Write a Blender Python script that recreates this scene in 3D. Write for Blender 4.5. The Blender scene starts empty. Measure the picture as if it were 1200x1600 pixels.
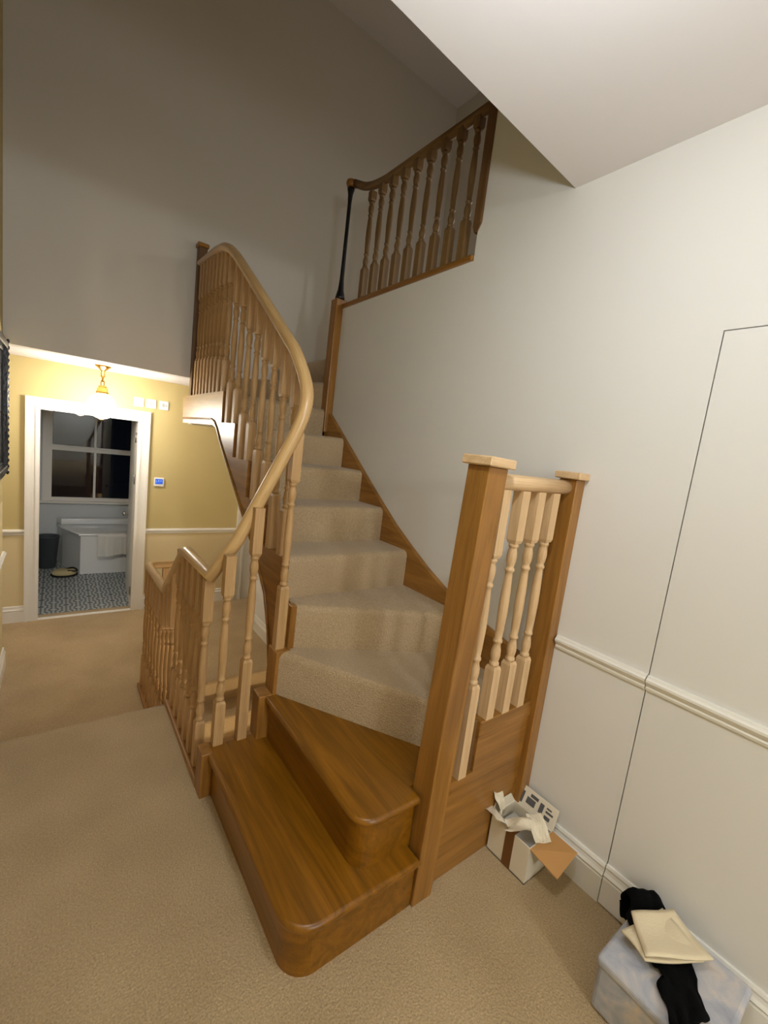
import bpy, bmesh, math, random
from mathutils import Vector, Matrix
random.seed(7)
S = bpy.context.scene
COL = S.collection

# ------------------------------------------------------------------ camera
cam_d = bpy.data.cameras.new('camera'); cam = bpy.data.objects.new('camera', cam_d); COL.objects.link(cam)
yaw, pitch, roll = math.radians(37.5543), math.radians(-7.7782), math.radians(-7.0220)
fwd = Vector((math.sin(yaw)*math.cos(pitch), math.cos(yaw)*math.cos(pitch), math.sin(pitch)))
rgt = Vector((math.cos(yaw), -math.sin(yaw), 0)); dwn = fwd.cross(rgt)
r2 = rgt*math.cos(roll)+dwn*math.sin(roll); d2 = -rgt*math.sin(roll)+dwn*math.cos(roll)
m = Matrix.Identity(4)
for i in range(3):
    m[i][0] = r2[i]; m[i][1] = -d2[i]; m[i][2] = -fwd[i]
m[0][3], m[1][3], m[2][3] = 0, 0, 1.52
cam.matrix_world = m
cam_d.sensor_fit = 'HORIZONTAL'; cam_d.sensor_width = 36; cam_d.lens = 672.315/1200*36
cam_d.clip_start = .02
S.camera = cam

# ------------------------------------------------------------------ world, lights, exposure
w = bpy.data.worlds.new('night'); S.world = w; w.use_nodes = True
bg = w.node_tree.nodes['Background']; bg.inputs[0].default_value = (.35, .45, .7, 1); bg.inputs[1].default_value = .004
def lamp(name, loc, watts, colour, size):
    d = bpy.data.lights.new(name, 'POINT'); d.energy = watts; d.color = colour; d.shadow_soft_size = size
    o = bpy.data.objects.new(name, d); o.location = loc; COL.objects.link(o); return o
lamp('hall_pendant_and_fill_light', (.50, .38, 2.25), 25, (.85, .93, 1), .06)       # globe pendant over the near hall, just outside the frame
lamp('hall_pendant_and_fill_light', (.40, -2.9, 1.98), 105, (.85, .93, 1), .13)  # added fill light far behind the camera, brightens the far stairwell wall
lamp('downstairs_light', (1.05, .9, -1.45), 70, (1, .84, .62), .13)
lamp('upstairs_fill_light', (2.6, 1.9, 3.0), 9.5, (1, .93, .84), .13)  # added fill light upstairs, lifts the stairwell void and its far wall
lamp('landing_fill_light', (-1.55, 4.15, 1.62), 9, (1, .92, .78), .10)  # added fill light out of view, no second pendant; brightens the lower landing
GLOBE = 72.0                                                                    # strength of the lit glass globe
S.view_settings.view_transform = 'Standard'; S.view_settings.look = 'None'
S.view_settings.gamma = 1; S.view_settings.use_curve_mapping = False
S.view_settings.exposure = 0.0

# ------------------------------------------------------------------ materials
def s2l(c):
    return tuple(((v/255)/12.92 if v/255 <= .04045 else ((v/255+.055)/1.055)**2.4) for v in c)+(1,)
def mat(name, col, rough=.6, metal=0, bump=0, bscale=200, vary=0, vscale=3, spec=.4, trans=0, emit=0, ecol=None):
    M = bpy.data.materials.new(name); M.use_nodes = True; nt = M.node_tree; b = nt.nodes['Principled BSDF']
    c = s2l(col)
    b.inputs['Base Color'].default_value = c; b.inputs['Roughness'].default_value = rough
    b.inputs['Metallic'].default_value = metal; b.inputs['Specular IOR Level'].default_value = spec
    b.inputs['Transmission Weight'].default_value = trans
    tc = nt.nodes.new('ShaderNodeTexCoord')
    n2 = nt.nodes.new('ShaderNodeTexNoise'); n2.inputs['Scale'].default_value = vscale; n2.inputs['Detail'].default_value = 4
    nt.links.new(tc.outputs['Object'], n2.inputs['Vector'])
    if vary:
        mx = nt.nodes.new('ShaderNodeMix'); mx.data_type = 'RGBA'
        mx.inputs[6].default_value = tuple(v*(1-vary) for v in c[:3])+(1,); mx.inputs[7].default_value = tuple(min(1, v*(1+vary)) for v in c[:3])+(1,)
        nt.links.new(n2.outputs['Fac'], mx.inputs[0]); nt.links.new(mx.outputs[2], b.inputs['Base Color'])
    if bump:
        n = nt.nodes.new('ShaderNodeTexNoise'); n.inputs['Scale'].default_value = bscale; n.inputs['Detail'].default_value = 3
        nt.links.new(tc.outputs['Object'], n.inputs['Vector'])
        bp = nt.nodes.new('ShaderNodeBump'); bp.inputs['Strength'].default_value = bump; bp.inputs['Distance'].default_value = .004
        nt.links.new(n.outputs['Fac'], bp.inputs['Height']); nt.links.new(bp.outputs['Normal'], b.inputs['Normal'])
    if emit:
        b.inputs['Emission Color'].default_value = ecol or c; b.inputs['Emission Strength'].default_value = emit
    return M
def oak(name, c1, c2, axis, rough=.4, coat=0, coord='Object'):
    """oak with long grain along one axis"""
    M = bpy.data.materials.new(name); M.use_nodes = True; nt = M.node_tree; b = nt.nodes['Principled BSDF']; L = nt.links
    tc = nt.nodes.new('ShaderNodeTexCoord')
    def noise(across, along, scale, detail, dist):
        mp = nt.nodes.new('ShaderNodeMapping'); sc = [across]*3; sc['xyz'.index(axis)] = along
        mp.inputs['Scale'].default_value = sc; L.new(tc.outputs[coord], mp.inputs['Vector'])
        n = nt.nodes.new('ShaderNodeTexNoise'); n.inputs['Scale'].default_value = scale; n.inputs['Detail'].default_value = detail
        n.inputs['Distortion'].default_value = dist; L.new(mp.outputs['Vector'], n.inputs['Vector']); return n
    a = noise(9, .7, 2.2, 5, 1.2); p = noise(70, 2.2, 3, 3, .2)
    rp = nt.nodes.new('ShaderNodeValToRGB'); rp.color_ramp.elements[0].position = .3; rp.color_ramp.elements[1].position = .72
    rp.color_ramp.elements[0].color = s2l(c1); rp.color_ramp.elements[1].color = s2l(c2); L.new(a.outputs['Fac'], rp.inputs['Fac'])
    rp2 = nt.nodes.new('ShaderNodeValToRGB'); rp2.color_ramp.elements[0].position = .34; rp2.color_ramp.elements[1].position = .52
    rp2.color_ramp.elements[0].color = (.72, .66, .58, 1); rp2.color_ramp.elements[1].color = (1, 1, 1, 1); L.new(p.outputs['Fac'], rp2.inputs['Fac'])
    mx = nt.nodes.new('ShaderNodeMix'); mx.data_type = 'RGBA'; mx.blend_type = 'MULTIPLY'; mx.inputs[0].default_value = .5
    L.new(rp.outputs['Color'], mx.inputs[6]); L.new(rp2.outputs['Color'], mx.inputs[7]); L.new(mx.outputs[2], b.inputs['Base Color'])
    b.inputs['Roughness'].default_value = rough; b.inputs['Specular IOR Level'].default_value = .45
    b.inputs['Coat Weight'].default_value = coat; b.inputs['Coat Roughness'].default_value = .25
    bp = nt.nodes.new('ShaderNodeBump'); bp.inputs['Strength'].default_value = .12; bp.inputs['Distance'].default_value = .002
    L.new(p.outputs['Fac'], bp.inputs['Height']); L.new(bp.outputs['Normal'], b.inputs['Normal'])
    return M
def carpet(name, c1, c2, ribs=0):
    M = bpy.data.materials.new(name); M.use_nodes = True; nt = M.node_tree; b = nt.nodes['Principled BSDF']; L = nt.links
    tc = nt.nodes.new('ShaderNodeTexCoord')
    n = nt.nodes.new('ShaderNodeTexNoise'); n.inputs['Scale'].default_value = 190; n.inputs['Detail'].default_value = 2
    n3 = nt.nodes.new('ShaderNodeTexNoise'); n3.inputs['Scale'].default_value = 2.5; n3.inputs['Detail'].default_value = 2
    v = nt.nodes.new('ShaderNodeTexVoronoi'); v.inputs['Scale'].default_value = 150
    for q in (n, n3, v): L.new(tc.outputs['Object'], q.inputs['Vector'])
    ad = nt.nodes.new('ShaderNodeMath'); ad.operation = 'MULTIPLY_ADD'; ad.inputs[1].default_value = .35
    L.new(n3.outputs['Fac'], ad.inputs[0]); 
    sc = nt.nodes.new('ShaderNodeMath'); sc.operation = 'MULTIPLY'; sc.inputs[1].default_value = .65; L.new(n.outputs['Fac'], sc.inputs[0])
    L.new(sc.outputs[0], ad.inputs[2])
    rp = nt.nodes.new('ShaderNodeValToRGB'); rp.color_ramp.elements[0].position = .3; rp.color_ramp.elements[1].position = .7
    rp.color_ramp.elements[0].color = s2l(c1); rp.color_ramp.elements[1].color = s2l(c2); L.new(ad.outputs[0], rp.inputs['Fac'])
    L.new(rp.outputs['Color'], b.inputs['Base Color']); b.inputs['Roughness'].default_value = .95; b.inputs['Specular IOR Level'].default_value = .1
    b.inputs['Sheen Weight'].default_value = .25; b.inputs['Sheen Roughness'].default_value = .5
    h = v.outputs['Distance']
    if ribs:
        wv = nt.nodes.new('ShaderNodeTexWave'); wv.bands_direction = 'Z'; wv.inputs['Scale'].default_value = ribs; wv.inputs['Distortion'].default_value = .6
        mp = nt.nodes.new('ShaderNodeMapping'); mp.inputs['Scale'].default_value = (0, 1, 1); L.new(tc.outputs['Object'], mp.inputs['Vector'])
        L.new(mp.outputs['Vector'], wv.inputs['Vector'])
        mm = nt.nodes.new('ShaderNodeMath'); mm.operation = 'MULTIPLY_ADD'; mm.inputs[1].default_value = .12; L.new(wv.outputs['Fac'], mm.inputs[0]); L.new(v.outputs['Distance'], mm.inputs[2]); h = mm.outputs[0]
    bp = nt.nodes.new('ShaderNodeBump'); bp.inputs['Strength'].default_value = .5; bp.inputs['Distance'].default_value = .004
    L.new(h, bp.inputs['Height']); L.new(bp.outputs['Normal'], b.inputs['Normal'])
    return M

WARM1, WARM2 = (130, 87, 33), (168, 118, 54)
PALE1, PALE2 = (204, 168, 124), (228, 196, 154)
M = {}
for ax in 'xyz':
    M['oak_'+ax] = oak('varnished_oak_'+ax, WARM1, WARM2, ax, .36, .15)
    M['pale_'+ax] = oak('bare_oak_'+ax, PALE1, PALE2, ax, .5)
M['tread'] = oak('varnished_oak_tread', (108, 68, 2), (148, 96, 14), 'y', .34, .15)
M['oak_dark'] = oak('dark_oak_and_recess_shade', (94, 66, 38), (122, 88, 52), 'z', .5)  # dark newels; also colours the shade on the recessed riser return
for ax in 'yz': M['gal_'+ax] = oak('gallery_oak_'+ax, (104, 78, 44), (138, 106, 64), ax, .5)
M['rail'] = oak('handrail_oak', (192, 152, 100), (220, 184, 128), 'x', .34, .2, 'UV')
for ax in 'z': M['bal_'+ax] = oak('stair_baluster_oak_'+ax, (176, 138, 90), (206, 168, 118), ax, .5)
M['wall'] = mat('cream_wall_paint', (227, 224, 220), .75, bump=.05, bscale=120, vary=.02)
M['ceil'] = mat('white_ceiling_paint', (228, 222, 220), .8, bump=.04, bscale=120)
M['grey'] = mat('stairwell_wall_paint', (218, 212, 202), .8, bump=.05, bscale=120, vary=.02)
M['yellow'] = mat('yellow_wall_paint', (198, 180, 126), .7, bump=.05, bscale=120, vary=.04)
M['cream'] = mat('cream_dado_paint', (226, 208, 164), .7, bump=.05, bscale=120)
M['trim'] = mat('white_gloss_woodwork', (236, 232, 224), .35, spec=.5)
M['carpet'] = carpet('looped_beige_carpet', (152, 128, 92), (196, 172, 134))
M['scarpet'] = carpet('ribbed_stair_carpet', (156, 132, 100), (198, 174, 140), 42)
M['dark'] = mat('dark_gap', (30, 26, 22), .9)
M['brass'] = mat('polished_brass', (214, 166, 84), .22, 1)
M['steel'] = mat('satin_steel', (170, 165, 155), .35, 1)
M['chrome'] = mat('chrome_knob', (220, 220, 220), .12, 1)
M['plastic'] = mat('white_plastic', (240, 238, 232), .35)
M['plastic_grey'] = mat('grey_print', (190, 188, 184), .5)
M['blue'] = mat('blue_lit_screen', (40, 90, 200), .3, emit=.45, ecol=(.03, .12, .75, 1))
M['bluetxt'] = mat('pale_screen_digits', (170, 200, 255), .3, emit=.5, ecol=(.3, .5, 1, 1))
M['globe'] = mat('lit_opal_glass', (255, 246, 225), .2, emit=GLOBE, ecol=(1, .94, .84, 1))
M['enamel'] = mat('white_bath_enamel', (232, 234, 234), .15, spec=.6)
M['bathwall'] = mat('pale_grey_bathroom_paint', (206, 210, 212), .6, bump=.03)
M['towel'] = mat('white_towelling', (226, 224, 218), .95, bump=.6, bscale=160)
M['bin'] = mat('dark_grey_bin_plastic', (66, 72, 76), .5)
M['straw'] = mat('woven_straw', (196, 182, 138), .85, bump=.5, bscale=90, vary=.1)
M['black'] = mat('black_trim', (18, 17, 16), .6)
M['frame'] = mat('black_carved_frame', (26, 23, 20), .35, bump=.8, bscale=55, spec=.6)
M['iron'] = mat('black_painted_iron', (10, 11, 16), .45)
M['card'] = mat('brown_cardboard', (186, 138, 82), .85, bump=.1, bscale=60, vary=.05)
M['cardwhite'] = mat('white_coated_card', (226, 216, 196), .6, vary=.03)
M['tape'] = mat('brown_parcel_tape', (112, 72, 34), .25)
M['tissue'] = mat('thin_white_tissue_paper', (228, 216, 192), .8, bump=.3, bscale=25)
M['print'] = mat('dark_grey_print', (92, 90, 92), .6)
M['canvas'] = mat('cream_canvas', (226, 210, 178), .9, bump=.25, bscale=220, vary=.03)
M['cloth'] = mat('black_cotton_cloth', (9, 9, 10), .95, bump=.5, bscale=120, spec=.1)
M['tile_back'] = mat('grey_tile_grout', (120, 124, 126), .8)
def glass_mat():
    G = bpy.data.materials.new('night_window_glass'); G.use_nodes = True; b = G.node_tree.nodes['Principled BSDF']
    b.inputs['Base Color'].default_value = (.9, .95, 1, 1); b.inputs['Transmission Weight'].default_value = 1
    b.inputs['Roughness'].default_value = .02; b.inputs['IOR'].default_value = 1.45
    return G
M['glass'] = glass_mat()
def cloud_mat():
    C = bpy.data.materials.new('printed_cloud_fabric'); C.use_nodes = True; nt = C.node_tree; b = nt.nodes['Principled BSDF']; L = nt.links
    tc = nt.nodes.new('ShaderNodeTexCoord'); n = nt.nodes.new('ShaderNodeTexNoise')
    n.inputs['Scale'].default_value = 9; n.inputs['Detail'].default_value = 4; n.inputs['Roughness'].default_value = .55; n.inputs['Distortion'].default_value = .8
    L.new(tc.outputs['Object'], n.inputs['Vector'])
    rp = nt.nodes.new('ShaderNodeValToRGB'); e = rp.color_ramp.elements
    e[0].position = .34; e[0].color = s2l((158, 160, 172)); e[1].position = .70; e[1].color = s2l((214, 198, 184))
    x = e.new(.5); x.color = s2l((180, 180, 186)); x = e.new(.58); x.color = s2l((196, 190, 188))
    L.new(n.outputs['Fac'], rp.inputs['Fac']); L.new(rp.outputs['Color'], b.inputs['Base Color']); b.inputs['Roughness'].default_value = .85
    f = nt.nodes.new('ShaderNodeTexNoise'); f.inputs['Scale'].default_value = 300; L.new(tc.outputs['Object'], f.inputs['Vector'])
    bp = nt.nodes.new('ShaderNodeBump'); bp.inputs['Strength'].default_value = .3; bp.inputs['Distance'].default_value = .002
    L.new(f.outputs['Fac'], bp.inputs['Height']); L.new(bp.outputs['Normal'], b.inputs['Normal'])
    return C
M['cloud'] = cloud_mat()
def tile_mat():
    T = bpy.data.materials.new('patterned_encaustic_tile'); T.use_nodes = True; nt = T.node_tree; b = nt.nodes['Principled BSDF']; L = nt.links
    tc = nt.nodes.new('ShaderNodeTexCoord'); sp = nt.nodes.new('ShaderNodeSeparateXYZ'); L.new(tc.outputs['Object'], sp.inputs[0])
    def mth(op, a, b_=None, v=None):
        q = nt.nodes.new('ShaderNodeMath'); q.operation = op
        L.new(a, q.inputs[0])
        if b_ is not None: L.new(b_, q.inputs[1])
        if v is not None: q.inputs[1].default_value = v
        return q.outputs[0]
    ax, ay = mth('ABSOLUTE', sp.outputs[0]), mth('ABSOLUTE', sp.outputs[1])
    d1 = mth('ADD', ax, ay); d2_ = mth('SUBTRACT', ax, ay)
    rr = mth('SINE', mth('MULTIPLY', d1, v=62.8*1.5)); r3 = mth('SINE', mth('MULTIPLY', mth('ABSOLUTE', d2_), v=62.8*1.5))
    pr = mth('MULTIPLY', rr, r3); st = mth('GREATER_THAN', pr, v=.02)
    rp = nt.nodes.new('ShaderNodeMix'); rp.data_type = 'RGBA'; L.new(st, rp.inputs[0])
    rp.inputs[6].default_value = s2l((80, 90, 100)); rp.inputs[7].default_value = s2l((184, 188, 186))
    L.new(rp.outputs[2], b.inputs['Base Color']); b.inputs['Roughness'].default_value = .45
    return T
M['tile'] = tile_mat()

# ------------------------------------------------------------------ mesh builder
class MB:
    def __init__(s): s.b = bmesh.new(); s.auto = False
    def box(s, x0, x1, y0, y1, z0, z1, bev=0, seg=2, mi=0):
        vs = [s.b.verts.new((x, y, z)) for x in (x0, x1) for y in (y0, y1) for z in (z0, z1)]
        fs = [s.b.faces.new([vs[i] for i in f]) for f in ((0,1,3,2),(4,6,7,5),(0,4,5,1),(2,3,7,6),(0,2,6,4),(1,5,7,3))]
        for f in fs: f.material_index = mi
        if bev:
            es = {e for f in fs for e in f.edges}
            bmesh.ops.bevel(s.b, geom=list(es), offset=bev, segments=seg, profile=.5, affect='EDGES')
        return s
    def prism(s, pts, lo, hi, axis='z', bev=0, seg=2, sides=None, ends='both', mi=0, smooth=False):
        """polygon pts extruded along axis; sides = indices of outline edges to round"""
        def P(p, t):
            return (p[0], p[1], t) if axis == 'z' else ((t, p[0], p[1]) if axis == 'x' else (p[0], t, p[1]))
        n = len(pts)
        a = [s.b.verts.new(P(p, lo)) for p in pts]; c = [s.b.verts.new(P(p, hi)) for p in pts]
        fs = [s.b.faces.new(a[::-1]), s.b.faces.new(c)]
        for i in range(n):
            f = s.b.faces.new([a[i], a[(i+1) % n], c[(i+1) % n], c[i]]); f.smooth = smooth; fs.append(f)
        for f in fs: f.material_index = mi
        bmesh.ops.recalc_face_normals(s.b, faces=fs)
        if bev:
            es = []
            for i in range(n):
                if sides is None or i in sides:
                    if ends in ('both', 'lo'): es.append(s.b.edges.get((a[i], a[(i+1) % n])))
                    if ends in ('both', 'hi'): es.append(s.b.edges.get((c[i], c[(i+1) % n])))
            r = bmesh.ops.bevel(s.b, geom=es, offset=bev, segments=seg, profile=.5, affect='EDGES')
            s.auto = True
        return s
    def quad(s, *p, mi=0):
        s.b.faces.new([s.b.verts.new(q) for q in p]).material_index = mi; return s
    def tube(s, path, r, n=14, flat=1.0, caps=True):
        P = [Vector(p) for p in path]; T = []
        for i in range(len(P)):
            t = Vector((0, 0, 0))
            if i > 0: t += (P[i]-P[i-1]).normalized()
            if i < len(P)-1: t += (P[i+1]-P[i]).normalized()
            T.append(t.normalized())
        up = Vector((0, 0, 1)) if abs(T[0].z) < .9 else Vector((0, 1, 0))
        u = T[0].cross(up).normalized(); rings = []
        for i, p in enumerate(P):
            if i:
                q = T[i-1].rotation_difference(T[i]); u = (q @ u).normalized()
            v = T[i].cross(u).normalized()
            k = 1.0
            if 0 < i < len(P)-1:
                c = (P[i]-P[i-1]).normalized().dot(T[i]); k = 1/max(c, .5)
            rings.append([s.b.verts.new(p+u*math.cos(2*math.pi*j/n)*r+v*math.sin(2*math.pi*j/n)*r*flat) for j in range(n)])
        uv = s.b.loops.layers.uv.verify(); ln = [0.0]
        for a, c in zip(P, P[1:]): ln.append(ln[-1]+(c-a).length)
        for i, (a, c) in enumerate(zip(rings, rings[1:])):
            for j in range(n):
                f = s.b.faces.new([a[j], a[(j+1) % n], c[(j+1) % n], c[j]]); f.smooth = True
                for l, (uu, vv) in zip(f.loops, ((ln[i], j), (ln[i], j+1), (ln[i+1], j+1), (ln[i+1], j))): l[uv].uv = (uu, vv/n*2*math.pi*r)
        if caps: s.b.faces.new(rings[0][::-1]); s.b.faces.new(rings[-1])
        return s
    def lathe(s, prof, c=(0, 0, 0), n=12, smooth=True, cap=True):
        rings = [[s.b.verts.new((c[0]+r*math.cos(2*math.pi*j/n), c[1]+r*math.sin(2*math.pi*j/n), c[2]+z)) for j in range(n)] for r, z in prof]
        for a, b_ in zip(rings, rings[1:]):
            for j in range(n):
                s.b.faces.new([a[j], a[(j+1) % n], b_[(j+1) % n], b_[j]]).smooth = smooth
        if cap:
            s.b.faces.new(rings[0][::-1]); s.b.faces.new(rings[-1])
        return s
    def grid(s, fn, nu, nv, smooth=True):
        g = [[s.b.verts.new(fn(i/nu, j/nv)) for j in range(nv+1)] for i in range(nu+1)]
        for i in range(nu):
            for j in range(nv):
                s.b.faces.new([g[i][j], g[i+1][j], g[i+1][j+1], g[i][j+1]]).smooth = smooth
        return s
    def mesh(s, name, mats):
        me = bpy.data.meshes.new(name)
        bmesh.ops.recalc_face_normals(s.b, faces=s.b.faces)
        if s.auto:          # smooth rounded edges, keep real corners sharp
            for f in s.b.faces: f.smooth = True
            for e in s.b.edges: e.smooth = len(e.link_faces) == 2 and e.calc_face_angle(0) < .65
        s.b.to_mesh(me); s.b.free()
        for q in (mats if isinstance(mats, (list, tuple)) else [mats]): me.materials.append(M[q])
        return me
    def build(s, name, mats, parent=None, loc=(0, 0, 0)):
        return put(name, s.mesh(name, mats), parent, loc)
WP = {}
def put(name, me, parent=None, loc=(0, 0, 0)):
    o = bpy.data.objects.new(name, me); COL.objects.link(o)
    WP[o] = Vector(loc)
    if parent is not None:
        o.parent = parent; o.location = Vector(loc)-WP[parent]
    else: o.location = loc
    return o
def thing(name, label, cat, loc, group=None):
    o = bpy.data.objects.new(name, None); COL.objects.link(o); o.location = loc; WP[o] = Vector(loc); o.empty_display_size = .1
    o['label'] = label; o['category'] = cat
    if group: o['group'] = group
    return o
def tag(o, label, cat, group=None):
    o['label'] = label; o['category'] = cat
    if group: o['group'] = group
    return o
def struct(name, mb, mats, label=None, cat=None):
    o = mb.build(name, mats); o['kind'] = 'structure'
    if label: o['label'] = label
    if cat: o['category'] = cat
    return o
def fillet(pts, rad, n=6):
    """round the corners of a 3-D polyline; rad[i] for inner points"""
    P = [Vector(p) for p in pts]; out = [P[0]]
    for i in range(1, len(P)-1):
        r = rad[i-1] if isinstance(rad, (list, tuple)) else rad
        a, b_, c = P[i-1], P[i], P[i+1]
        if not r: out.append(b_); continue
        d = min(r, (a-b_).length*.49, (c-b_).length*.49)
        p, q = b_+(a-b_).normalized()*d, b_+(c-b_).normalized()*d
        for k in range(n+1):
            t = k/n; out.append(p*(1-t)**2+b_*2*t*(1-t)+q*t*t)
    out.append(P[-1]); return out
def arc2(cx, cy, r, a0, a1, n=7):
    return [(cx+r*math.cos(math.radians(a0+(a1-a0)*i/n)), cy+r*math.sin(math.radians(a0+(a1-a0)*i/n))) for i in range(n+1)]

# ------------------------------------------------------------------ constants (metres)
A, HL, RI, GO, YW, YB, CE = 1.607, -.396, .198, .2715, 4.0, 4.87, 2.637
LX = -.314
C0 = 1.79           # face of the first straight riser
def y0(k): return C0+GO*(k-5)      # face of the riser up to step k (k>=5)

# ================================================================== SETTING
f = MB().box(LX, A, -4, 1.66, -.22, 0).box(LX, .488, 1.66, 2.40, -.22, 0).box(.488, .56, 1.66, 2.40, -.22, -.004)
f.tube([(LX, 2.398, -.016), (.49, 2.398, -.016)], .017, 10)
struct('floor', f, 'carpet', 'beige looped carpet of the upper hall', 'floor')
fs = MB().box(LX-.1, .52, 2.39, 2.66, -.35, -.198).build('step', 'carpet', bpy.data.objects['floor'])
f = MB().box(-2.2, .52, 2.5, YB+.12, HL-.12, HL).box(.52, .86, 3.30, YB+.12, HL-.12, HL).box(.86, 2.3, 3.2, YB+.12, HL-.12, HL)
f.tube([(.86, 3.205, HL-.016), (1.607, 3.205, HL-.016)], .016, 10)
struct('floor', f, 'carpet', 'beige carpet of the lower landing outside the bathroom', 'floor')

# right wall: the hidden door leaf is cut out of it
DY0, DY1, DZ = -.36, .514, 2.009
wr = MB().box(A, A+.13, DY1+.003, 2.86, -.22, 2.50).box(A, A+.13, DY0, DY1+.003, DZ+.003, 2.50)
wr.box(A, A+.13, -4, DY0, 0, 2.50).box(A, A+.13, -4, 1.622, 2.50, 5.3).box(A+.06, A+.13, DY0, DY1+.003, 0, DZ+.003)
wr.box(A, A+.13, .2, 4.2, -2.6, -.22).box(A, A+.13, 2.86, 4.2, -.22, 1.56)
struct('wall_right', wr, 'wall')
dl = MB().box(A, A+.04, DY0+.003, DY1, .006, DZ, .0012, 1)
door1 = struct('door_1', dl, 'wall', 'flush hidden cream door cut into the right wall', 'door')
MB().box(A+.03, A+.058, DY0, DY1+.003, .0, DZ+.003).build('gap_backing', 'dark', bpy.data.objects['wall_right'])
def dado_prof(x, z, s=-1):     # (x,z) outline of the dado rail, projecting in direction s
    return [(x, z-.026), (x+s*.008, z-.026), (x+s*.011, z-.017), (x+s*.007, z-.011), (x+s*.016, z-.003), (x+s*.022, z+.006), (x+s*.022, z+.014), (x+s*.015, z+.019), (x+s*.012, z+.026), (x, z+.026)]
def skirt_prof(x, z, s=-1):
    return [(x, z), (x+s*.018, z), (x+s*.018, z+.098), (x+s*.013, z+.104), (x+s*.020, z+.112), (x+s*.013, z+.122), (x+s*.010, z+.133), (x+s*.012, z+.140), (x+s*.008, z+.150), (x, z+.150)]
def prof_y(prof, ya, yb):
    return MB().prism([(p[0], p[1]) for p in prof], ya, yb, 'y')
def prof_x(prof, xa, xb):      # profile given as (y,z)
    return MB().prism(prof, xa, xb, 'x')
struct('trim_1', prof_y(dado_prof(A, .862), DY1+.003, .852), 'trim', 'white dado rail beside the hidden door')
struct('baseboard_right', prof_y(skirt_prof(A, 0), DY1+.003, .852), 'trim', 'white moulded skirting beside the hidden door')
prof_y(dado_prof(A, .862), DY0+.003, DY1).build('dado_rail', 'trim', door1)
prof_y(skirt_prof(A, .006), DY0+.003, DY1).build('skirting', 'trim', door1)

# ceilings, far stairwell wall, left wall, shell
cp = [(LX-.12, -4), (A+.13, -4), (A+.13, 1.123), (.647, 1.068), (LX-.12, 1.02)]
struct('ceiling', MB().prism(cp, CE, CE+.30), 'ceil')
struct('ceiling', MB().box(LX-.2, 3.5, .9, YW+.2, 5.3, 5.4), 'ceil')
struct('ceiling', MB().box(-2.2, 2.3, YW+.12, YB+.12, 1.95, 2.05), 'ceil')
struct('wall_far', MB().box(LX-.13, 3.5, YW, YW+.12, 1.941, 5.3).box(.90, A, YW, YW+.12, 1.56, 1.941), 'grey')
wl = MB().box(LX-.12, LX, -4, YW, .862, 5.3, mi=0).box(LX-.12, LX, -4, YW, HL-.2, .862, mi=1)
struct('wall_left', wl, ['yellow', 'cream'])
struct('trim_2', prof_y(dado_prof(LX, .464, 1), 2.5, YW+.012), 'trim', 'white dado rail end on the left wall')
struct('baseboard_left', prof_y(skirt_prof(LX, HL, 1), 2.5, YW+.012), 'trim')
struct('baseboard_left', prof_y(skirt_prof(LX, 0, 1), -4, 2.39), 'trim')
struct('wall_back', MB().box(LX-.12, A+.13, -4.1, -4, 0, 2.64), 'wall')
struct('wall_upstairs', MB().box(3.4, 3.5, .9, YW, 1.5, 5.3).box(A+.13, 3.4, 1.50, 1.622, 2.3, 5.3).box(LX-.12, A+.13, .88, .98, 2.93, 5.3), 'grey')
# the stairwell below the hall floor
struct('wall_stairwell', MB().box(.515, .558, 1.74, 3.30, -2.4, -.40).box(.5, .558, 1.74, 2.40, -.40, -.03), 'cream')
struct('wall_stairwell', MB().box(.52, A, .25, .3, -2.6, -.22), 'cream')
struct('wall_landing_left', MB().box(-2.3, -2.2, YW-.2, YB+.1, HL-.1, 2.05).box(-2.3, LX-.12, YW-.2, YW, HL-.1, 2.05), 'yellow')

# wall between landing and bathroom, with the door opening
OX0, OX1, OZ = -.138, .615, 1.535
DADO = .437
wb = MB()
for x0, x1 in ((-2.2, OX0-.03), (OX1+.03, 2.3)):
    wb.box(x0, x1, YB, YB+.12, DADO, 1.95, mi=0).box(x0, x1, YB, YB+.12, HL, DADO, mi=1)
wb.box(OX0-.03, OX1+.03, YB, YB+.12, OZ+.03, 1.95, mi=0)
struct('wall_landing', wb, ['yellow', 'cream'])
struct('wall_landing_right', MB().box(1.95, 2.05, 4.2, YB, HL, 1.95, mi=0).box(A+.10, 2.0, 4.1, 4.2, HL, 1.95), 'wall')
def arch(x0, x1, z0, z1, y, name, label):
    """moulded architrave round an opening, mitred at the corners"""
    b = MB()
    def ring(o, i, d):        # from offset o (outer) to i (inner) outside the opening edge, depth d
        X0, X1, Z1 = x0-o, x1+o, z1+o; a0, a1, c1 = x0-i, x1+i, z1+i
        b.prism([(X0, z0), (a0, z0), (a0, c1), (X0, Z1)], y-d, y, 'y'); b.prism([(X0, Z1), (a0, c1), (a1, c1), (X1, Z1)], y-d, y, 'y')
        b.prism([(a1, z0), (X1, z0), (X1, Z1), (a1, c1)], y-d, y, 'y')
    ring(.098, .078, .032); ring(.078, .066, .024); ring(.066, .028, .018); ring(.028, .014, .024); ring(.014, -.004, .014)
    return struct(name, b, 'trim', label)
arch(OX0, OX1, HL, OZ, YB, 'trim_3', 'white moulded architrave round the bathroom doorway')
jm = MB().box(OX0-.03, OX0, YB-.005, YB+.125, HL, OZ+.03).box(OX1, OX1+.03, YB-.005, YB+.125, HL, OZ+.03).box(OX0, OX1, YB-.005, YB+.125, OZ, OZ+.03)
struct('trim_4', jm, 'trim', 'white door lining of the bathroom doorway')
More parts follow.
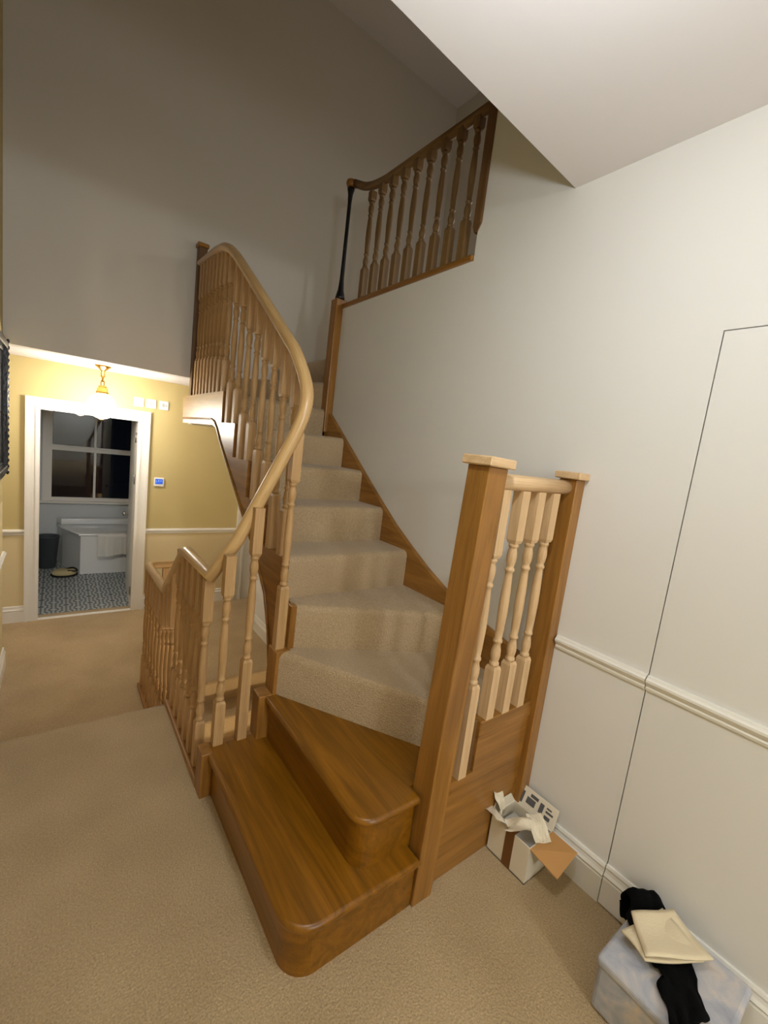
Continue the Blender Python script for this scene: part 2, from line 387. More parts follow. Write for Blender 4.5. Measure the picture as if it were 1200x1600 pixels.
struct('trim_5', MB().box(OX0, OX1, YB-.012, YB+.03, HL-.01, HL+.008, .003, 1), 'trim', 'pale metal threshold strip of the bathroom doorway')
def dado_x(xa, xb): return prof_x([(p[0], p[1]) for p in dado_prof(YB, DADO)], xa, xb)
def skirt_x(xa, xb): return prof_x([(p[0], p[1]) for p in skirt_prof(YB, HL)], xa, xb)
struct('trim_6', dado_x(-2.2, OX0-.098), 'trim', 'white dado rail left of the bathroom doorway'); struct('trim_7', dado_x(OX1+.098, 1.64), 'trim', 'white dado rail between the two doorways')
struct('baseboard_landing', skirt_x(-2.2, OX0-.098), 'trim'); struct('baseboard_landing', skirt_x(OX1+.098, 1.64), 'trim')
struct('baseboard_landing', prof_y(skirt_prof(A, HL), 3.25, 4.1), 'trim')
b = MB()
for x0, x1, d in ((1.64, 1.66, .032), (1.66, 1.71, .018), (1.71, 1.73, .026), (1.73, 1.745, .014), (1.752, 1.95, .004)): b.box(x0, x1, YB-d, YB, HL, OZ+.1)
struct('trim_8', b, 'trim', 'white architrave of a second doorway behind the stair balusters')

# bathroom shell
BY = 6.88
struct('wall_bathroom', MB().box(-.75, 1.9, BY, BY+.1, HL, .385).box(-.75, -.165, BY, BY+.1, .385, 2.3).box(.925, 1.9, BY, BY+.1, .385, 2.3).box(-.165, .925, BY, BY+.1, 1.80, 2.3)
       .box(-.85, -.75, YB+.12, BY, HL, 2.3).box(1.9, 2.0, YB+.12, BY, HL, 2.3), 'bathwall')
struct('ceiling', MB().box(-.85, 2.0, YB+.121, BY+.1, 2.1, 2.2), 'ceil')
struct('floor', MB().box(-.75, 1.9, YB+.05, BY, HL-.12, HL-.006), 'tile_back', 'grey patterned tile floor of the bathroom', 'floor')
fl = bpy.data.objects['floor.002']
tm = MB().box(-.0985, .0985, -.0985, .0985, -.008, 0, .0015, 1).mesh('tile', 'tile')
for i in range(-2, 6):
    for j in range(9):
        put('tile', tm, fl, (-.02+.2*i, 5.09+.2*j, HL+random.uniform(-.0006, .0006)))
wn = MB().box(-.165, -.10, BY-.02, BY+.08, .385, 1.80).box(.865, .93, BY-.02, BY+.08, .385, 1.80).box(-.10, .865, BY-.02, BY+.08, 1.75, 1.80).box(-.20, .97, BY-.05, BY+.08, .375, .405, .004, 1)
wn = struct('window_1', wn, 'trim', 'dark night sash window with white bars in the bathroom', 'window')
for nm, za, zb, yy in (('lower_sash', .405, 1.10, BY+.02), ('upper_sash', 1.075, 1.75, BY+.055)):
    s = MB().box(-.10, -.07, yy-.018, yy+.018, za, zb).box(.835, .865, yy-.018, yy+.018, za, zb).box(-.07, .835, yy-.018, yy+.018, za, za+.045).box(-.07, .835, yy-.018, yy+.018, zb-.045, zb)
    s.box(.37, .396, yy-.014, yy+.014, za+.045, zb-.045)
    sh = s.build(nm, 'trim', wn)
    for xa, xb in ((-.07, .37), (.396, .835)):
        MB().box(xa, xb, yy-.003, yy+.003, za+.045, zb-.045).build('pane', 'glass', sh)
# bathroom door leaf, opened into the bathroom
dd = bpy.data.objects.new('door_2', None); COL.objects.link(dd); WP[dd] = Vector((OX1, YB+.125, HL)); dd.location = WP[dd]; dd['kind'] = 'structure'
dd['label'] = 'white bathroom door standing open, seen edge on'; dd['category'] = 'door'
lf = MB().box(0, .04, 0, .74, .006, 1.925, .002, 1).build('door_leaf', 'trim', dd, WP[dd]); lf.rotation_euler.z = -math.radians(3.0)
kb = MB().lathe([(.001, 0), (.012, .002), (.010, .02), (.024, .03), (.027, .042), (.02, .054), (.001, .058)], n=14).build('door_knob', 'chrome', dd, (OX1+.035, YB+.125+.68, HL+.86)); kb.rotation_euler.y = -math.radians(90)
for z in (1.37, .95, -.22):
    h = MB().box(OX1-.0035, OX1, YB+.078, YB+.122, z-.05, z+.05).build('hinge', 'steel', dd)
    MB().tube([(OX1-.004, YB+.126, z-.052), (OX1-.004, YB+.126, z+.052)], .005, 8).build('hinge_pin', 'steel', h)

# ================================================================== STAIRCASE
st = thing('staircase', 'oak and carpet winder staircase climbing between the hall wall and the turned balusters', 'staircase', (1.0, 1.6, 0))
# --- two oak steps with rounded corners
t1 = [(.512, 1.70)]+arc2(.512+.10, .842+.10, .10, 180, 270)+[(.983, .842), (.983, 1.05), (.84, 1.70)]
r1 = [(.534, 1.70)]+arc2(.534+.085, .866+.085, .085, 180, 270)+[(.983, .866), (.983, 1.05), (.84, 1.70)]
MB().prism(t1, RI-.028, RI, bev=.0125, seg=3, sides=list(range(0, 10))).build('tread', 'tread', st)
MB().prism(r1, 0, RI-.028, smooth=False).build('riser', 'tread', st)
MB().prism([(.526, 1.70)]+arc2(.526+.09, .858+.09, .09, 180, 270)+[(.983, .858), (.983, 1.05), (.84, 1.70)], RI-.040, RI-.028).build('scotia', 'tread', st)
t2 = [(.742, 1.66)]+arc2(.742+.075, .887+.075, .075, 180, 270)+[(.983, .887), (.983, .946), (1.076, .946), (1.076, .915), (1.232, .915), (1.228, .98), (.80, 1.66)]
r2_ = [(.764, 1.66)]+arc2(.764+.065, .909+.065, .065, 180, 270)+[(.983, .909), (.983, .946), (1.076, .946), (1.076, .915), (1.232, .915), (1.228, .98), (.80, 1.66)]
MB().prism(t2, 2*RI-.028, 2*RI, bev=.0125, seg=3, sides=list(range(0, 9))).build('tread', 'tread', st)
MB().prism(r2_, RI, 2*RI-.028).build('riser', 'tread', st)
MB().prism([(.756, 1.66)]+arc2(.756+.07, .901+.07, .07, 180, 270)+[(.983, .901), (.983, .946), (.80, 1.66)], 2*RI-.040, 2*RI-.028).build('scotia', 'tread', st)
# --- carpeted winders and straight steps
def cstep(pts, k, sides, lo=None):
    MB().prism(pts, (k-1)*RI if lo is None else lo, k*RI, bev=.032, seg=4, sides=sides, ends='hi').build('carpeted_step', 'scarpet', st)
XS = 1.577
cstep([(.785, 1.665), (1.235, .955), (1.245, .93), (XS, .93), (XS, 1.36), (.86, 1.74), (.80, 1.70)], 3, [0])
cstep([(.850, 1.690), (XS, 1.318), (XS, C0+.02), (.862, C0+.02)], 4, [0])
for k in (5, 6, 7, 8):
    cstep([(.862, y0(k)), (XS, y0(k)), (XS, y0(k+1)+.02), (.862, y0(k+1)+.02)], k, [0])
cstep([(.862, y0(9)), (1.55, y0(9)), (1.55, 2.94), (1.0, 3.99), (.862, 3.99)], 9, [0])
cstep([(1.545, 2.935), (A, 2.955), (A, 3.99), (.98, 3.99)], 10, [3], 9*RI-.05)
cstep([(A, 2.955), (1.90, 2.96), (2.1, 3.99), (A+.01, 3.99)], 11, [3], 9*RI-.05)
cstep([(1.90, 2.96), (2.6, 2.96), (2.6, 3.99), (2.1, 3.99)], 12, [3], 9*RI-.05)
# --- wall string with its eased curve
top = [(.95, .735), (1.03, .75), (1.10, .765), (1.19, .788), (1.34, .828), (1.486, .874), (1.635, .940), (1.786, 1.020), (1.947, 1.112), (2.10, 1.215), (2.264, 1.329), (2.636, 1.596), (2.90, 1.786)]
bot = [(2.90, 1.30), (1.80, .55), (1.4, .35), (.95, .2)]
MB().prism(top+bot, 1.577, A-.001, 'x', bev=.004, seg=2, sides=list(range(12)), ends='lo').build('wall_string', 'oak_y', st)
# --- cut outer string
o = [(1.70, .792), (1.79, .792)]
for k in range(5, 10):
    o += [(y0(k), k*RI), (min(y0(k+1), 9) if k < 9 else 3.99, k*RI)]
o += [(3.99, 1.592), (3.10, 1.592), (3.02, 1.575), (2.95, 1.53), (2.868, 1.455), (2.10, .895), (1.95, .755), (1.86, .60), (1.81, .44), (1.79, .25), (1.785, -.25), (1.70, -.25)]
clean = []
for p in o:
    if not clean or (abs(p[0]-clean[-1][0])+abs(p[1]-clean[-1][1])) > 1e-4: clean.append(p)
MB().prism(clean, .822, .860, 'x').build('outer_string', 'oak_y', st)
# raised bead along the lower edge of the string
be = [(.834-.014, 3.95, 1.605), (.820, 3.10, 1.605), (.820, 3.02, 1.588), (.820, 2.95, 1.545), (.820, 2.868, 1.47), (.820, 2.10, .91), (.820, 1.95, .77), (.820, 1.87, .61), (.820, 1.82, .44), (.820, 1.80, .25)]
MB().tube(be, .008, 6).build('string_bead', 'oak_y', st)
# plaster soffit under the flight
so = [(3.99, 1.592), (3.10, 1.592), (3.02, 1.575), (2.95, 1.53), (2.868, 1.455), (2.10, .895), (1.95, .755)]
lowr = [(y+.014*(1 if i > 2 else 0), z-.026) for i, (y, z) in enumerate(so)]
MB().prism(so+lowr[::-1], .828, A-.001, 'x').build('soffit', 'trim', st)
# --- inner string along the stairwell under the first steps, stepped blocks
MB().box(.488, .534, 1.655, 1.735, -.02, RI+.001, .003, 1).build('string_block', 'oak_z', st)
MB().box(.535, .79, 1.701, 1.735, -.25, RI-.002, .003, 1).build('inner_string', 'oak_x', st)
MB().box(.715, .775, 1.655, 1.735, RI-.03, 2*RI+.004, .004, 2).build('string_block', 'oak_z', st)
MB().box(.775, .845, 1.655, 1.745, -.25, 3*RI+.003, .004, 2).build('string_block', 'oak_z', st)
MB().box(.836, .866, 1.674, 1.72, 3*RI-.02, 4*RI+.004, .003, 1).build('string_block', 'oak_z', st)

# ---- balusters
BAL = {}
def baluster_mesh(L, base, top_h, cut=0.0, mt='bal_z'):
    """square foot, turned middle with rings and vases, square head; cut = slope of the head"""
    key = (round(L, 3), round(base, 3), round(top_h, 3), round(cut, 2), mt)
    if key in BAL: return BAL[key]
    h = .0205; b = MB(); T = L-base-top_h
    def sq(z0, z1, ch0, ch1):
        n = .004
        rings = []
        if ch0: rings.append((.0165, z0)); rings.append((h, z0+.012))
        else: rings.append((h, z0))
        if ch1: rings += [(h, z1-.012), (.0165, z1)]
        else: rings.append((h, z1))
        rv = []
        for ri, (r, z) in enumerate(rings):
            last = (ri == len(rings)-1) and not ch1
            rv.append([b.b.verts.new((sx*r, sy*r, z+(sy*r*cut if last else 0))) for sx, sy in ((-1,-1),(1,-1),(1,1),(-1,1))])
        for a, c in zip(rv, rv[1:]):
            for j in range(4): b.b.faces.new([a[j], a[(j+1) % 4], c[(j+1) % 4], c[j]])
        b.b.faces.new(rv[0][::-1]); b.b.faces.new(rv[-1])
    sq(0, base, False, True); sq(L-top_h, L, True, False)
    pr = [(.0, .0165), (.012, .0185), (.026, .0185), (.034, .0145), (.05, .0150), (.09, .0185), (.125, .0180), (.165, .0140), (.19, .0125), (.198, .0165), (.208, .0178), (.218, .0165), (.226, .0135),
          (.30, .0155), (.46, .0182), (.60, .0172), (.74, .0140), (.772, .0130), (.780, .0165), (.790, .0178), (.800, .0165), (.808, .0125), (.825, .0140), (.86, .0178), (.895, .0188), (.93, .0170), (.955, .0140), (.966, .0145), (.974, .0185), (.988, .0185), (1.0, .0165)]
    b.lathe([(r, base+t*T) for t, r in pr], n=10)
    BAL[key] = b.mesh('baluster', mt); return BAL[key]
def baluster(parent, x, y, z, ztop, base=None, cut=0.0, mt='bal_z'):
    L = ztop-z
    if base is None: base = .20+max(0, L-.84)*.5
    top_h = max(.06, L-base-.46)
    me = baluster_mesh(L, base, top_h, cut, mt)
    return put('baluster', me, parent, (x, y, z))

# ---- balustrade of stairs and landing: one continuous handrail
sb = thing('stair_balustrade', 'long oak balustrade from the lower landing up the open side of the stairs', 'balustrade', (.52, 1.75, 0))
HR = [(.84, 3.31, .535), (.515, 3.31, .535), (.515, 2.675, .565), (.515, 2.26, .915), (.515, 1.80, .922),
      (.604, 1.762, 1.085), (.700, 1.722, 1.330), (.775, 1.692, 1.520), (.815, 1.680, 1.640), (.828, 1.695, 1.730), (.830, 1.760, 1.815), (.830, 1.857, 1.915),
      (.830, 2.168, 2.130), (.830, 2.502, 2.360), (.830, 2.80, 2.560), (.832, 2.96, 2.650), (.838, 3.10, 2.705), (.850, 3.35, 2.755), (.885, 3.95, 2.835)]
path = fillet(HR[:6], [.06, 0, .05, 0], 6)[:-1]+fillet(HR[4:], [.0]+[.05]*13, 3)[1:]
MB().tube(path, .0275, 16).build('handrail', 'rail', sb)
def railz(y):      # underside of the flight's rail
    P = [(p[1], p[2]) for p in HR[10:]]
    for (a, za), (c, zc) in zip(P, P[1:]):
        if a <= y <= c: return za+(zc-za)*(y-a)/(c-a)-.024
    return P[-1][1]-.024
# base trims of the landing part
MB().box(.486, .552, 1.725, 2.405, -.004, .030, .006, 2).build('base_rail', 'oak_y', sb)
MB().box(.484, .554, 2.405, 3.345, HL, HL+.030, .006, 2).build('base_rail', 'oak_y', sb)
MB().box(.554, .85, 3.275, 3.345, HL, HL+.030, .006, 2).build('base_rail', 'oak_x', sb)
for i in range(6): baluster(sb, .519, 1.835+.101*i, .03, .900)
for i in range(9):
    y = 2.455+.107*i
    if y < 2.675:
        zt = .565+(y-2.675)/(2.26-2.675)*.35-.022
        baluster(sb, .519, y, HL+.03, zt, cut=-.84)
    else: baluster(sb, .519, y, HL+.03, .543-(y-2.675)*.03)
for x in (.63, .74): baluster(sb, x, 3.31, HL+.03, .512)
baluster(sb, .562, 1.712, RI, 1.035, .20); baluster(sb, .662, 1.705, RI, 1.235, .372); baluster(sb, .802, 1.702, 3*RI, 1.56, .294)
for k in range(5, 9):
    for d in (.05, .186): baluster(sb, .842, y0(k)+d, k*RI, railz(y0(k)+d), cut=.72)
ys = [2.926+.112*i for i in range(9)]
for y in ys: baluster(sb, .842+max(0, y-3.0)*.045, y, 9*RI, railz(y))
np_ = MB().box(.862, .926, 3.925, 3.995, 1.575, 2.955, .003, 1).build('newel_post', 'oak_dark', sb)
MB().box(.850, .936, 3.912, 3.997, 2.955, 2.985, .004, 1).build('newel_cap', 'oak_x', np_)

# ---- guard balustrade with the two square newels
gb = thing('guard_balustrade', 'short oak guard with two square newels and four turned balusters beside the bottom steps', 'balustrade', (1.3, .9, 0))
n1 = MB().box(0, .09, 0, .09, 0, 1.520, .003, 1).build('newel_post', 'oak_z', gb, (.985, .855, 0)); n1.rotation_euler.y = math.radians(2.0)
MB().box(-.016, .106, -.016, .106, 1.520, 1.550, .004, 1).build('newel_cap', 'pale_x', n1, (.985, .855, 0))
n2 = MB().box(1.548, A-.001, .857, .930, 0, 1.508, .003, 1).build('half_newel_post', 'oak_z', gb)
MB().box(1.532, A-.001, .841, .946, 1.508, 1.535, .004, 1).build('newel_cap', 'pale_x', n2)
MB().tube([(1.10, .90, 1.474), (1.55, .90, 1.474)], .027, 16).build('handrail', 'pale_x', gb)
MB().prism([(1.070, 0), (1.549, 0), (1.549, .594), (1.240, .594), (1.240, .396), (1.070, .396)], .885, .912, 'y').build('string_panel', 'oak_x', gb)
MB().box(1.236, 1.549, .878, .929, .535, .600, .004, 1).build('top_rail', 'oak_x', gb)
MB().box(1.222, 1.240, .895, .93, .40, .598, .002, 1).build('riser_return', 'oak_dark', gb)  # dark oak colour stands in for the shade of the recess
baluster(gb, 1.176, .90, .396, 1.449, .36, mt='pale_z')
for x in (1.282, 1.376, 1.468): baluster(gb, x, .90, .598, 1.449, .205, mt='pale_z')

# ---- gallery balustrade upstairs
ga = thing('gallery_balustrade', 'upper oak balustrade on top of the cream wall beside the black post', 'balustrade', (1.62, 2.2, 2.5))
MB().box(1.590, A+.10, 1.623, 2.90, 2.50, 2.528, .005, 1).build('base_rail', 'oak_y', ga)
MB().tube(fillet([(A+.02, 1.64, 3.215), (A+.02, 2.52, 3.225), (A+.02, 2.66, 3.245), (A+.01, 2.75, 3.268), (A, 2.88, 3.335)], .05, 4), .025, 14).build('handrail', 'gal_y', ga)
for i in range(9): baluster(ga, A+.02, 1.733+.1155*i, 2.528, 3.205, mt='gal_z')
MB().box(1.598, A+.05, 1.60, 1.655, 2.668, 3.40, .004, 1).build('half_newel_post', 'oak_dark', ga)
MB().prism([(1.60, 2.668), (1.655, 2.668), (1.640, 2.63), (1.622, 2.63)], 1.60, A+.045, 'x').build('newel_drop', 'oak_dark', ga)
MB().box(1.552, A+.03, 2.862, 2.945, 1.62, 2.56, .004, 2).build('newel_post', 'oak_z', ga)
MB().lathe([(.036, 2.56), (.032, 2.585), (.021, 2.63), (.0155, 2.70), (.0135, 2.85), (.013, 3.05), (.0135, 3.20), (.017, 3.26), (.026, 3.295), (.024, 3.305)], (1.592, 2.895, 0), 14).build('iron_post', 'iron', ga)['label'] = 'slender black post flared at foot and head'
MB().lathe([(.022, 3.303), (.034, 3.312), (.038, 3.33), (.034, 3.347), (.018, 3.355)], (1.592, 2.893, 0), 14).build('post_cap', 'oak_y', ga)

# ---- flight going down from the lower landing
sd = thing('staircase', 'carpeted flight going down behind the turned balusters', 'staircase', (1.1, 3.0, HL))
for i in range(1, 8):
    MB().prism([(.56, 3.21-.225*i), (A-.001, 3.21-.225*i), (A-.001, 3.24-.225*(i-1)), (.56, 3.24-.225*(i-1))], HL-RI*i-.2, HL-RI*i, bev=.02, seg=3, sides=[0], ends='hi').build('carpeted_step', 'carpet', sd)
MB().box(.86, A-.001, 3.215, 3.3, HL-.4, HL-.02).build('riser', 'carpet', sd)

# ================================================================== LANDING FITTINGS
pl = thing('pendant_lamp', 'lit white glass globe lamp on a gold chain before the bathroom doorway', 'lamp', (.282, 4.42, 1.95))
PX, PY = .282, 4.42
MB().lathe([(.060, 1.95), (.060, 1.944), (.052, 1.936), (.03, 1.918), (.014, 1.905), (.012, 1.895)][::-1], (PX, PY, 0), 18).build('ceiling_rose', 'brass', pl)
for i, z in enumerate((1.878, 1.842, 1.806)):
    pts = []
    for k in range(17):
        a = 2*math.pi*k/16; u = .016*math.sin(a)*(1+.3*math.cos(2*a)); v = .024*math.cos(a)
        pts.append((PX+(u if i % 2 == 0 else u*.35), PY+(u*.35 if i % 2 == 0 else u), z+v))
    MB().tube(pts, .0042, 7, caps=False).build('chain_link', 'brass', pl)
MB().lathe([(.046, 1.716), (.046, 1.738), (.040, 1.742), (.040, 1.765), (.026, 1.772), (.034, 1.782), (.012, 1.790)], (PX, PY, 0), 18).build('lamp_gallery', 'brass', pl)
pr = [(.042, 1.722)]+[(max(.004, .104*math.cos(math.radians(a))), 1.618+.104*math.sin(math.radians(a))) for a in range(66, -91, -12)]
MB().lathe(pr[::-1], (PX, PY, 0), 28).build('globe_shade', 'globe', pl)
MB().lathe([(.002, 1.496), (.012, 1.500), (.016, 1.508), (.012, 1.514)], (PX, PY, 0), 12).build('finial', 'brass', pl)

for i, (x, lab) in enumerate(((.609, 'white square switch nearest the doorway corner'), (.715, 'middle white square switch of the row of three'), (.826, 'white square switch furthest right on the yellow wall'))):
    s = thing('wall_switch', lab+' above the bathroom door', 'switch', (x, YB, 1.716), 'row of white switches above the bathroom door')
    MB().box(x-.043, x+.043, YB-.012, YB, 1.673, 1.759, .004, 2).build('face_plate', 'plastic', s)
    MB().box(x-.018, x+.004, YB-.016, YB-.011, 1.700, 1.735, .002, 1).build('rocker', 'plastic_grey', s)
    MB().box(x+.010, x+.030, YB-.015, YB-.011, 1.710, 1.722, .001, 1).build('fuse_holder', 'plastic_grey', s)
th = thing('thermostat', 'small white thermostat with blue lit screen on the yellow wall', 'thermostat', (.816, YB, .949))
MB().box(.771, .861, YB-.018, YB, .905, .993, .005, 2).build('case', 'plastic', th)
scn = MB().box(.782, .850, YB-.0195, YB-.017, .928, .980).build('screen', 'blue', th)
tx = MB()
for (x0, x1, z0, z1) in ((.790, .800, .948, .951), (.790, .793, .951, .968), (.806, .816, .966, .969), (.813, .816, .948, .966), (.806, .816, .957, .96), (.826, .842, .964, .967), (.826, .838, .954, .957)): tx.box(x0, x1, YB-.0205, YB-.019, z0, z1)
tx.build('digits', 'bluetxt', scn)

pf = thing('picture_frame', 'black carved ornate frame hanging on the left wall', 'frame', (LX, 3.3, 1.5))
FY0, FY1, FZ0, FZ1 = 2.7, 3.80, 1.065, 1.955
fr = MB()
for a, c, d in ((0, .035, .030), (.035, .075, .048), (.075, .095, .025)):
    y_0, y_1, z_0, z_1 = FY0+a, FY1-a, FZ0+a, FZ1-a; w_ = c-a; xx = LX+d
    fr.box(LX+.002, xx, y_0, y_0+w_, z_0, z_1, .004, 2).box(LX+.002, xx, y_1-w_, y_1, z_0, z_1, .004, 2).box(LX+.002, xx, y_0, y_1, z_0, z_0+w_, .004, 2).box(LX+.002, xx, y_0, y_1, z_1-w_, z_1, .004, 2)
fr.build('moulding', 'frame', pf)
kn = MB()
for i in range(22):
    z = FZ0+.03+i*(FZ1-FZ0-.06)/21
    kn.lathe([(.002, -.016), (.008, -.010), (.010, 0), (.008, .010), (.002, .016)], (LX+.045, FY1-.055, z), 8)
kn.build('carving', 'frame', pf)['kind'] = 'stuff'
MB().box(LX+.004, LX+.014, FY0+.09, FY1-.09, FZ0+.09, FZ1-.09).build('picture', 'print', pf)

# ================================================================== BATHROOM THINGS
bt = thing('bathtub', 'white panelled bathtub under the dark window', 'bathtub', (.9, 6.5, HL))
BT = [(.224, 6.214), (1.85, 6.17), (1.85, 6.86), (.0, 6.86), (.052, 6.62)]
MB().prism(BT, HL, .085, bev=0).build('panel', 'enamel', bt)
outer = [(.206, 6.196), (1.86, 6.152), (1.86, 6.87), (-.012, 6.87), (.036, 6.612)]
MB().prism(outer, .085, .112, bev=.010, seg=3).build('rim', 'enamel', bt)
MB().prism([(.036, 6.75), (1.86, 6.75), (1.86, 6.87), (-.012, 6.87)], .112, .19, bev=.012, seg=3).build('back_ledge', 'enamel', bt)
tw = MB()
def twf(u, v):
    x = .395+.36*u; s_ = v*.40
    ripple = .010*math.sin(u*17)+.006*math.sin(u*31+1)
    low = .012*math.sin(u*6.5)
    if s_ < .13: return (x, 6.30-s_, .119+.003*math.sin(u*20))
    return (x, 6.158-.004-abs(ripple)*min(1, (s_-.13)*8), .119-(s_-.13)*1.03-low*v)
tag(tw.grid(twf, 26, 16).build('towel', 'towel'), 'white towel folded over the front edge of the bathtub', 'towel')
bn = thing('waste_bin', 'dark grey tapered bin standing left of the bathtub', 'bin', (-.098, 6.6, HL))
wv = [(.085, 0), (.088, .004), (.118, .385), (.124, .39), (.124, .402), (.112, .402), (.108, .38), (.080, .02), (.002, .018)]
MB().lathe([(r, HL+z) for r, z in wv], (-.098, 6.60, 0), 24, cap=False).build('body', 'bin', bn)
MB().lathe([(.001, HL+.003), (.086, HL+.003)], (-.098, 6.60, 0), 24, cap=False).build('base', 'bin', bn)
rb = thing('straw_bag', 'flat round straw bag with dark trim lying on the patterned tiles', 'bag', (.072, 6.215, HL))
def disc(r0, r1, z0, z1, mi):
    b = MB(); pr = [(.002, z0)]+[(r0+(r1-r0)*math.sin(math.pi*t/8), z0+(z1-z0)*t/8) for t in range(9)]+[(.002, z1)]
    b.lathe(pr, n=26); return b
o_ = disc(.10, .122, 0, .065, 0).build('bag_body', 'straw', rb, (.072, 6.215, HL)); o_.scale = (1, .85, 1)
pts = [(.126*math.cos(a*math.pi/16), .107*math.sin(a*math.pi/16), .014) for a in range(33)]
MB().tube(pts, .010, 8, caps=False).build('trim_band', 'black', rb, (.072, 6.215, HL))
MB().tube(fillet([(.02, .06, .062), (.09, .03, .085), (.135, -.02, .055), (.10, -.06, .06), (.03, -.05, .068)], .03, 4), .009, 8).build('strap', 'black', rb, (.072, 6.215, HL))

# ================================================================== THINGS ON THE HALL FLOOR
cb = thing('cardboard_box', 'open white carton with brown tape against the oak panel', 'box', (1.47, .79, 0))
BX0, BX1, BY0, BY1, BZ = 1.402, 1.548, .700, .876, .152
c = MB(); t_ = .004
c.box(BX0, BX1, BY0, BY1, .001, .005).box(BX0, BX0+t_, BY0, BY1, .001, BZ).box(BX1-t_, BX1, BY0, BY1, .001, BZ).box(BX0+t_, BX1-t_, BY0, BY0+t_, .001, BZ).box(BX0+t_, BX1-t_, BY1-t_, BY1, .001, BZ)
c.build('carton', 'cardwhite', cb)
MB().box(BX0-.0008, BX0+.0002, .767, .805, .001, BZ).box(BX0-.0008, BX0+.03, .767, .805, BZ, BZ+.0008).build('tape', 'tape', cb)
def slab(a, b_, c_, d_, th=.003):
    """thin board from four corners"""
    a, b_, c_, d_ = map(Vector, (a, b_, c_, d_)); n = (b_-a).cross(d_-a).normalized()*th
    m_ = MB(); v = [m_.b.verts.new(p) for p in (a, b_, c_, d_, a+n, b_+n, c_+n, d_+n)]
    for f_ in ((0,3,2,1),(4,5,6,7),(0,1,5,4),(1,2,6,5),(2,3,7,6),(3,0,4,7)): m_.b.faces.new([v[i] for i in f_])
    return m_
slab((BX0, BY0, BZ), (BX1, BY0, BZ+.004), (1.552, .598, .150), (1.420, .594, .118)).build('flap', 'card', cb)['label'] = 'brown open flap'
pfl = slab((BX1, BY0, BZ), (BX1, BY1, BZ), (1.582, BY1-.005, .222), (1.582, BY0+.004, .222)).build('flap', 'cardwhite', cb); pfl['label'] = 'white flap with grey printed blocks'
pm = MB()
for (u0, u1, v0, v1) in ((.10, .16, .15, .75), (.24, .46, .30, .62), (.30, .50, .68, .84), (.56, .66, .30, .78), (.72, .86, .22, .4), (.72, .90, .52, .62), (.72, .84, .7, .78)):
    def q(u, v): return Vector((BX1+.034*v, BY1+(BY0-BY1)*u, BZ+.07*v))+Vector((-.0012, 0, .0006))
    pm.quad(q(u0, v0), q(u1, v0), q(u1, v1), q(u0, v1))
pm.build('printing', 'print', pfl)
slab((BX1, BY1, BZ), (BX0, BY1, BZ), (BX0+.015, BY1+.003, BZ+.042), (BX1-.03, BY1+.003, BZ+.042)).build('flap', 'cardwhite', cb)
def sheet(cx, cy, cz, w_, h_, yaw_, tilt, seed, amp):
    rnd = random.Random(seed); ph = [rnd.uniform(0, 6.28) for _ in range(6)]; fr_ = [rnd.uniform(4, 9) for _ in range(6)]
    R = Matrix.Rotation(yaw_, 3, 'Z') @ Matrix.Rotation(tilt, 3, 'X')
    def fn(u, v):
        p = Vector(((u-.5)*w_*(1-.25*abs(v-.5)), (v-.5)*h_, 0))
        p.z = amp*(math.sin(u*fr_[0]+ph[0])+math.sin(v*fr_[1]+ph[1])+.6*math.sin((u+v)*fr_[2]+ph[2])+.4*abs(math.sin(u*fr_[3]*2+v*fr_[4]+ph[3])))
        return Vector((cx, cy, cz))+R @ p
    return MB().grid(fn, 12, 12, smooth=False)
pp = thing('tissue_paper', 'crumpled white tissue paper spilling from the open carton', 'paper', (1.44, .80, .15))
sheet(1.398, .862, .176, .13, .09, 1.2, .55, 3, .006).build('sheet', 'tissue', pp)
sheet(1.432, .872, .205, .07, .10, .5, 1.15, 5, .005).build('sheet', 'tissue', pp)
sheet(1.425, .775, .178, .085, .10, .6, -.35, 8, .006).build('sheet', 'tissue', pp)
sheet(1.487, .728, .176, .07, .10, -.5, .35, 11, .005).build('sheet', 'tissue', pp)
tag(MB().prism([(BX0+.012, BY0+.012), (BX1-.012, BY0+.012), (BX1-.012, BY1-.012), (BX0+.012, BY1-.012)], .008, .12, bev=.012, seg=3).build('wrapped_parcel', 'plastic_grey'), 'grey wrapped parcel packed down inside the open carton', 'parcel')

sbx = thing('storage_box', 'pale blue cloud printed fabric box by the skirting', 'box', (1.41, .23, 0))
MB().box(1.262, 1.568, .098, .376, .001, .150, .014, 3).build('box_body', 'cloud', sbx)
MB().box(1.257, 1.572, .092, .381, .142, .173, .011, 3).build('box_lid', 'cloud', sbx)

gm = MB()
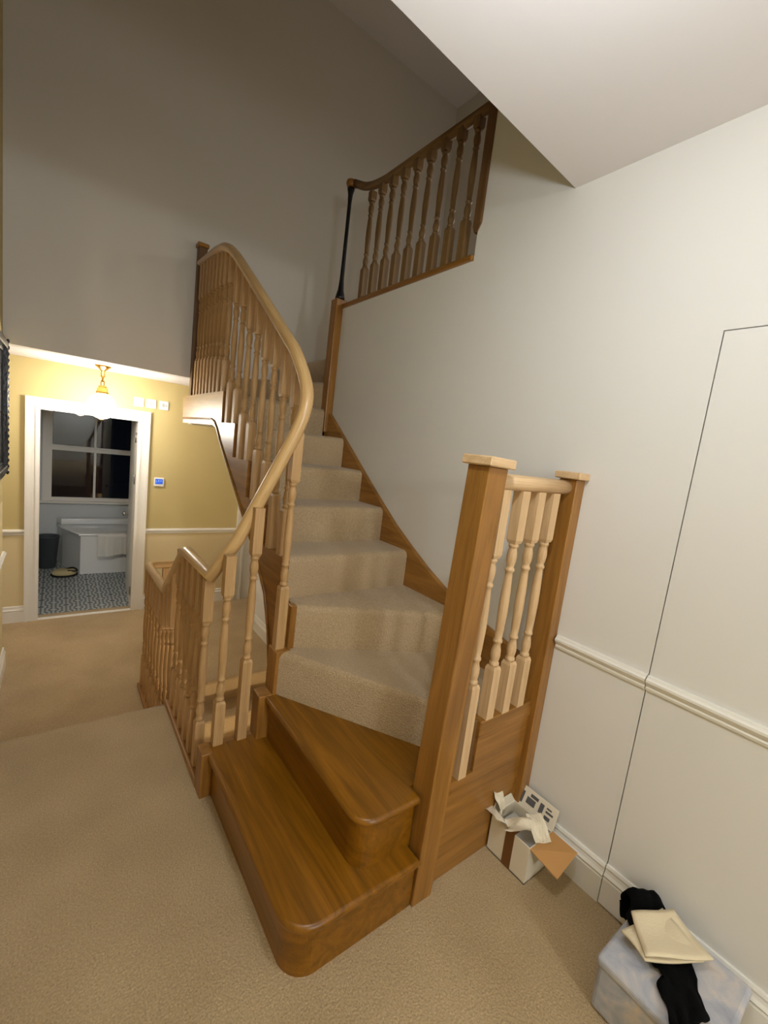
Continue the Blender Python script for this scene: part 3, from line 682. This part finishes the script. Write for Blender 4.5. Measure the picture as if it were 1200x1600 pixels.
# black garment: a strip lying over the lid, hanging down the front side, with a crumpled lump at the back
P = [Vector(p) for p in ((1.568, .405, .055), (1.562, .400, .13), (1.545, .378, .195), (1.495, .330, .186), (1.440, .285, .180), (1.405, .235, .181), (1.365, .200, .180), (1.325, .190, .180), (1.285, .175, .180), (1.250, .158, .174), (1.243, .150, .12), (1.243, .140, .05))]
Wd = [.025, .04, .060, .068, .062, .060, .052, .042, .034, .030, .028, .026]
def spl(t):
    s_ = t*(len(P)-1); i = min(int(s_), len(P)-2); f_ = s_-i
    p0, p1, p2, p3 = P[max(i-1, 0)], P[i], P[i+1], P[min(i+2, len(P)-1)]
    q = .5*((2*p1)+(p2-p0)*f_+(2*p0-5*p1+4*p2-p3)*f_*f_+(-p0+3*p1-3*p2+p3)*f_**3)
    return q, Wd[i]*(1-f_)+Wd[i+1]*f_, (p2-p1).normalized()
def gf(u, v):
    p, w_, t = spl(u); side = Vector((t.y, -t.x, 0)); side = side.normalized() if side.length > .15 else Vector((.5, -.85, 0)).normalized()
    s_ = (v-.5)*2; lump = .020*max(0, 1-abs(u-.16)/.10)*(1-s_*s_)
    edge = 1+.16*math.sin(u*23)+.10*math.sin(u*41+2)
    q = p+side*s_*w_*edge
    q.z += lump+.004*(1+math.sin(u*30+s_*5))+.003*math.sin(s_*9+u*12)
    return q
g_ = gm.grid(gf, 60, 14).build('black_garment', 'cloth')
so_ = g_.modifiers.new('thickness', 'SOLIDIFY'); so_.thickness = .004; so_.offset = 1
tag(g_, 'crumpled black garment draped across the cloud printed box', 'clothing')

cv = thing('canvas_bag', 'folded cream canvas bag lying on the black garment', 'bag', (1.45, .27, .19))
def fold(corners, z0, seed):
    a, b_, c_, d_ = [Vector((x, y, 0)) for x, y in corners]
    def fn(u, v):
        p = (a*(1-u)+b_*u)*(1-v)+(d_*(1-u)+c_*u)*v
        p.z = z0+.004*math.sin(u*5+seed)+.003*math.sin(v*6+seed*2)
        return p
    m_ = MB().grid(fn, 12, 12); return m_
f1 = fold([(1.425, .368), (1.560, .300), (1.500, .176), (1.328, .288)], .220, 1).build('upper_fold', 'canvas', cv)
f2 = fold([(1.352, .362), (1.540, .320), (1.480, .190), (1.330, .286)], .207, 2.5).build('lower_fold', 'canvas', cv)
for q in (f1, f2):
    s_ = q.modifiers.new('thickness', 'SOLIDIFY'); s_.thickness = .006; s_.offset = 1
